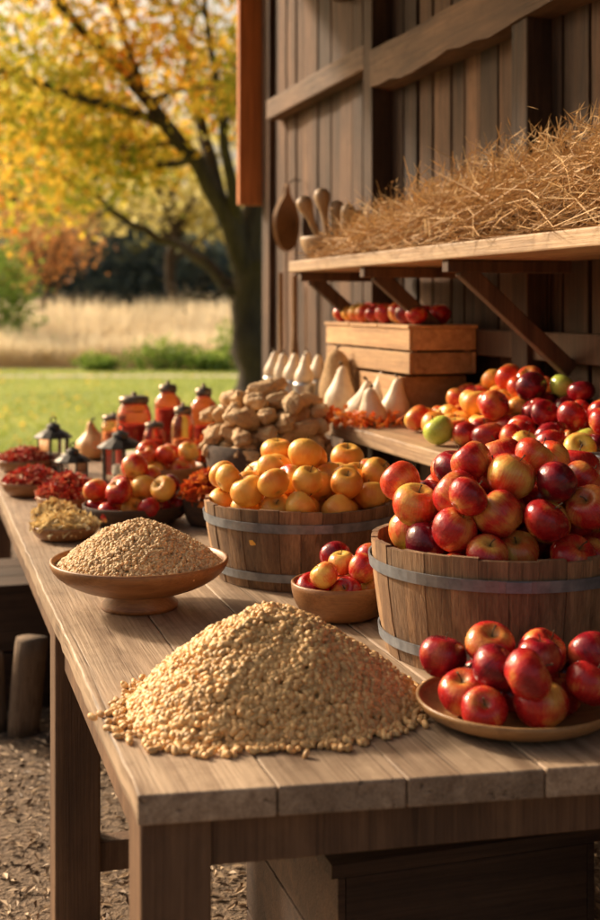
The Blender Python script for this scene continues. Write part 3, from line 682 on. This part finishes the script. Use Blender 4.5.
jar(-.30,5.25,.29,.11,'red glass jar with dark metal lid behind the apples',neck=.65); jar(-.60,5.15,.22,.09,'short red glass jar with dark lid',neck=.7)
# gourds
def gourd(loc,h,w,mat,label,group,ribs=0,neck=.5,rz=0,name='gourd'):
    r=empty(name,loc,rz); R=w/2; prof=[(.001,.01),(.40,.0),(.80,.05),(.99,.17),(1.03,.30),(.96,.45),(.42+neck*.48,.60),(neck*1.0,.73),(neck*.80,.85),(neck*.55,.95),(.001,1.0)]
    V=[];n=28
    for q,z in prof:
        for i in range(n):
            a=2*math.pi*i/n; rr=q*R*(1+(ribs*.5*(abs(math.sin(a*5))-.6) if ribs else .02*math.sin(2*a+z*4))); V.append((rr*math.cos(a)+.14*R*math.sin(z*3.5+1),rr*math.sin(a)+.08*R*math.sin(z*5),z*h))
    Fq=[[j*n+i,j*n+(i+1)%n,(j+1)*n+(i+1)%n,(j+1)*n+i] for j in range(len(prof)-1) for i in range(n)]
    Fq.append(list(range(n))[::-1]); Fq.append([(len(prof)-1)*n+i for i in range(n)])
    o=mesh('gourd_body',V,Fq,mat,True,parent=r); m=o.modifiers.new('s','SUBSURF'); m.levels=1; m.render_levels=1
    V=[];Fq=[]; tube(V,Fq,[(-.1*R,-.07*R,h*.96),(-.1*R+.002,0,h*1.02),(.006,0,h*1.06)],[.006,.005,.006],6); mesh('stem',V,Fq,M['stem'],parent=r)
    tag(r,label,'gourd',group)
gourd((-.93,5.62,TZ),.17,.18,M['ogourd'],'round orange ribbed gourd with short stem','orange gourds',.22,.28)
gourd((-.84,5.88,TZ),.17,.15,M['ogourd'],'round orange ribbed gourd with short stem','orange gourds',.22,.28)
for p,t,h,w,nk in((1.53,4.42,.185,.115,.5),(1.63,4.28,.17,.13,.35),(1.53,4.16,.145,.125,.4),(1.49,3.99,.13,.095,.6),(1.60,4.04,.16,.105,.5)):
    gourd(B(p,t,1.08),h,w,M['gourd'],'pale cream bell shaped gourd on the shelf','pale gourds on the shelf',.12,nk,rng.rand()*6)
def tin(p,t,h,w,mk='tin',label='small round metal tin on the shelf'):
    r=empty('tin_can',B(p,t,1.08)); R=w/2
    v,f=lathe([(.001,0),(R,0),(R,h*.1),(R*.97,h*.14),(R*.97,h*.82),(R,h*.86),(R,h),(R*.93,h),(R*.93,h*.8),(.001,h*.8)],28); mesh('can_body',v,f,M['tin'],True,parent=r)
    V=[];Fq=[]; tube(V,Fq,[(R*1.0*math.cos(a),R*1.0*math.sin(a),h*.5) for a in np.linspace(0,6.283,29)],[.0018]*29,5); mesh('rim_bead',V,Fq,M['tin'],True,parent=r)
    tag(r,label,'tin can','metal tins on the shelf')
for i,(p,t) in enumerate(((1.48,5.16),(1.48,5.02),(1.48,4.87),(1.48,4.72),(1.60,5.08),(1.60,4.92))):
    tin(p,t,.105,.090); gourd(B(p,t,1.08+.086),.120+.02*rng.rand(),.076,M['gourd'],'pale cream gourd standing in a metal tin','gourds in the tins',.05,.45+.2*rng.rand(),rng.rand()*6)
tin(1.45,2.72,.062,.075); tin(1.455,2.62,.062,.075); tin(1.55,2.60,.06,.075)
gourd(B(1.58,4.59,1.08),.24,.18,M['sack'],'brown bell shaped burlap covered gourd','burlap gourds',.05,.6)
c=B(1.46,3.98,1.08); n=160; loc=np.array(c[:])+np.stack([rng.randn(n)*.07,rng.randn(n)*.05,.008+np.abs(rng.randn(n))*.018],1)
o=leaves('autumn_leaves',loc,.018,M['fall'],.5+.5*rng.rand(n)); tag(o,'scatter of small orange leaves on the shelf','leaves',kind='stuff')
# shelf apples
def rect(p0,p1,t0,t1):
    def f(m,ri): return np.stack([rng.uniform(p0+ri,p1-ri,m),rng.uniform(t0+ri,t1-ri,m)],1)
    return f
SH=heap(rect(1.415,1.87,2.80,3.95),lambda c:np.full(len(c),1.08),lambda c:-.45*c[:,0]+.12*np.abs(c[:,1]-3.4),82,.0425)
for P in SH:
    t=P[1]; mk=pick((('a_mix',.45),('a_or',.32),('a_red',.23))) if t>3.38 else pick((('a_dark',.34),('a_red',.42),('a_mix',.17),('a_gr',.07)))
    apple(B(P[0],P[1],P[2]),P[3],mk,LBL[mk]+' piled along the shelf','apples piled on the shelf')
for p,t in((1.66,2.70),(1.68,2.60),(1.77,2.66)): apple(B(p,t,1.08+.04),.042,'a_gr','green apple beside the metal tins','apples piled on the shelf')
# crate apples row
tt=4.02
while tt<4.84:
    for p in(1.675,1.765):
        mk=pick((('a_red',.65),('a_dark',.1),('a_mix',.15),('a_or',.10))); r_=rng.uniform(.038,.048); apple(B(p+rng.uniform(-.012,.012),tt+(p>1.7)*.04,1.422+r_*.86),r_,mk,LBL[mk]+' on the long wooden box','apples on the long box',tilt=.35)
    tt+=rng.uniform(.094,.112)
# ---- upper shelf: hay, bowl, utensils
ZU=1.666
n=11500; tt=rng.uniform(2.0,4.55,n); u=rng.rand(n)
HX=[2,3.0,3.7,4.2,4.6]; HY=[.24,.22,.17,.12,.045]
hmax=np.interp(tt,HX,HY)
pp=1.66+rng.randn(n)*.085; zz=ZU+.01+hmax*np.clip(1-((pp-1.66)/.24)**2,0.05,1)*u**.7
pp=np.clip(pp,1.47,1.87)
L_=rng.uniform(.08,.24,n); dirp=rng.randn(n)*.40; dirt=-np.ones(n)*np.sign(rng.rand(n)-.35); dirz=rng.randn(n)*.24+.12+.35*(u>.8)
V=np.zeros((n,8,3)); d=norm(np.stack([dirp,dirt,dirz],1)); w=rng.uniform(.0010,.0022,n)[:,None]
side=norm(np.cross(d,norm(rng.randn(n,3)))); bend=rng.randn(n,3)*.02; bend[:,2]-=.012
c0=np.stack([pp,tt,zz],1)
for j,f in enumerate((-1,-.33,.33,1)):
    ctr=c0+d*(L_*f)[:,None]*.8+bend*(f*f)*2
    ctr[:,2]=np.maximum(ctr[:,2],ZU+.004); ctr[:,0]=np.clip(ctr[:,0],1.40,1.885)
    ww=w*(1.0 if abs(f)<.5 else .5)
    V[:,j*2]=ctr-side*ww; V[:,j*2+1]=ctr+side*ww
fb=np.array([[0,1,3,2],[2,3,5,4],[4,5,7,6]]); F=(fb[None]+np.arange(n)[:,None,None]*8).reshape(-1,4)
o=mesh('hay_bundle',V.reshape(-1,3),F,M['hay'],False,np.repeat(np.clip(rng.rand(n)*.7+.3*u,0,1),8),rz=TH)
tag(o,'long loose bundle of dried golden hay on the shelf','hay',kind='stuff')
n=3600; tt=rng.uniform(2.0,4.5,n); hm=np.interp(tt,HX,HY); pp=1.64+rng.randn(n)*.08
loc=np.stack([pp,tt,ZU+.02+hm*(.35+.9*rng.rand(n))],1); d=np.stack([rng.randn(n)*.5,-.6+rng.randn(n)*.7,rng.rand(n)*1.2],1)
Vv,Ff=many(LEAF_V,LEAF_F,loc,d,rng.randn(n,3),np.stack([rng.uniform(.012,.04,n),np.full(n,.0036),np.full(n,.003)],1))
o=mesh('seed_heads',Vv,Ff,M['hay'],False,np.repeat(.4+.6*rng.rand(n),4),rz=TH); tag(o,'fine seed heads sticking up from the hay','hay',kind='stuff')
b=B(1.58,4.68,ZU); bowl('bowl',b.x,b.y,ZU,.125,.09,.055,M['spoon'],'small wooden bowl holding wooden utensils on the shelf')
def utensil(base,tip,kind):
    r=empty('wooden_utensil',base); base=Vector(base); tip=Vector(tip); d=tip-base; V=[];Fq=[]
    P=[d*f for f in(0,.3,.6,.72,.8,.9,.97,1)]; R=[.009,.010,.014,.022,.030,.034,.025,.006] if kind else [.015,.014,.016,.022,.027,.028,.020,.005]
    tube(V,Fq,P,R,12); mesh('shaft',V,Fq,M['spoon'],True,parent=r); tag(r,'rounded wooden pestle standing in the bowl' if kind else 'wooden spoon handle standing in the bowl','utensil','wooden utensils in the bowl')
for dx,dz,dy,k in((-.02,.29,.03,1),(-.09,.25,-.02,1),(.04,.24,.02,0),(.08,.22,-.03,0),(.12,.20,.02,1)):
    utensil((b.x+dx*.3,b.y+dy,ZU+.02),(b.x+dx*1.1+(-.02),b.y+dy*1.5,ZU+dz),k)
pb=empty('hanging_paddle_board',B(1.86,6.25,1.80),TH); tag(pb,'rounded wooden paddle board hanging on the barn wall','paddle board')
V=[];Fq=[]; pts=[]
for i in range(48):
    a=2*math.pi*i/48; y=math.cos(a)*.11; z=math.sin(a)*.15
    if z>0: y*=1-.72*min(1,(z/.11))**2; z=z*1.35
    pts.append((y,z))
for xo in(-.012,.012):
    for y,z in pts: V.append((xo,y,z+.12))
Fq=[list(range(48))[::-1],list(range(48,96))]+[[i,(i+1)%48,48+(i+1)%48,48+i] for i in range(48)]
o=mesh('board',V,Fq,M['plate'],parent=pb); o.rotation_euler[2]=-.9
V=[];Fq=[]; tube(V,Fq,[(0,0,.31),(.04,0,.345),(.08,0,.34)],[.004]*3,6); mesh('hook',V,Fq,M['dmetal'],parent=pb)
for k,(t,z0,z1,hd) in enumerate(((6.35,1.05,1.66,.03),(6.10,1.15,1.64,.02))):
    r=empty('hanging_tool',B(1.86,t,z0)); tag(r,'long wooden handled tool hanging on the barn wall','tool','hanging wooden tools'); V=[];Fq=[]
    tube(V,Fq,[(0,0,0),(0,0,.1),(0,0,.2),(0,0,z1-z0)],[hd,hd*1.1,.013,.012],10); mesh('handle',V,Fq,M['plate'],True,parent=r)
# ---------------------------------------------------------------- light, world, camera
el=math.radians(28); az=math.atan2(-.80,.60)
sdir=Vector((math.sin(az)*math.cos(el),math.cos(az)*math.cos(el),math.sin(el)))
w=bpy.data.worlds.new('World'); scene.world=w; w.use_nodes=True; nt=w.node_tree; bg=nt.nodes['Background']
sk=nt.nodes.new('ShaderNodeTexSky'); sk.sky_type='NISHITA'; sk.sun_disc=False; sk.sun_elevation=el; sk.sun_rotation=az; sk.dust_density=9; sk.air_density=1.0; sk.ozone_density=.4
cc=mixc(nt,1.0,sk.outputs[0],(1.0,.93,.81),'MULTIPLY')
nt.links.new(cc,bg.inputs[0]); bg.inputs[1].default_value=.175
ld=bpy.data.lights.new('sun','SUN'); ld.energy=4.9; ld.angle=math.radians(5.0); ld.color=(1,.84,.64)
lo=bpy.data.objects.new('sun',ld); col.objects.link(lo); lo.rotation_euler=sdir.to_track_quat('Z','Y').to_euler()
cam=bpy.data.cameras.new('camera'); co=bpy.data.objects.new('camera',cam); col.objects.link(co)
co.location=(0,0,1.49); co.rotation_euler=(math.radians(90),0,0)
cam.sensor_fit='VERTICAL'; cam.sensor_height=36; cam.lens=36*1250/920; cam.shift_y=-155/920; cam.clip_end=3000; cam.clip_start=.05
cam.dof.use_dof=True; cam.dof.focus_distance=2.6; cam.dof.aperture_fstop=3.0
scene.camera=co
scene.view_settings.view_transform='Standard'; scene.view_settings.look='None'; scene.view_settings.exposure=0
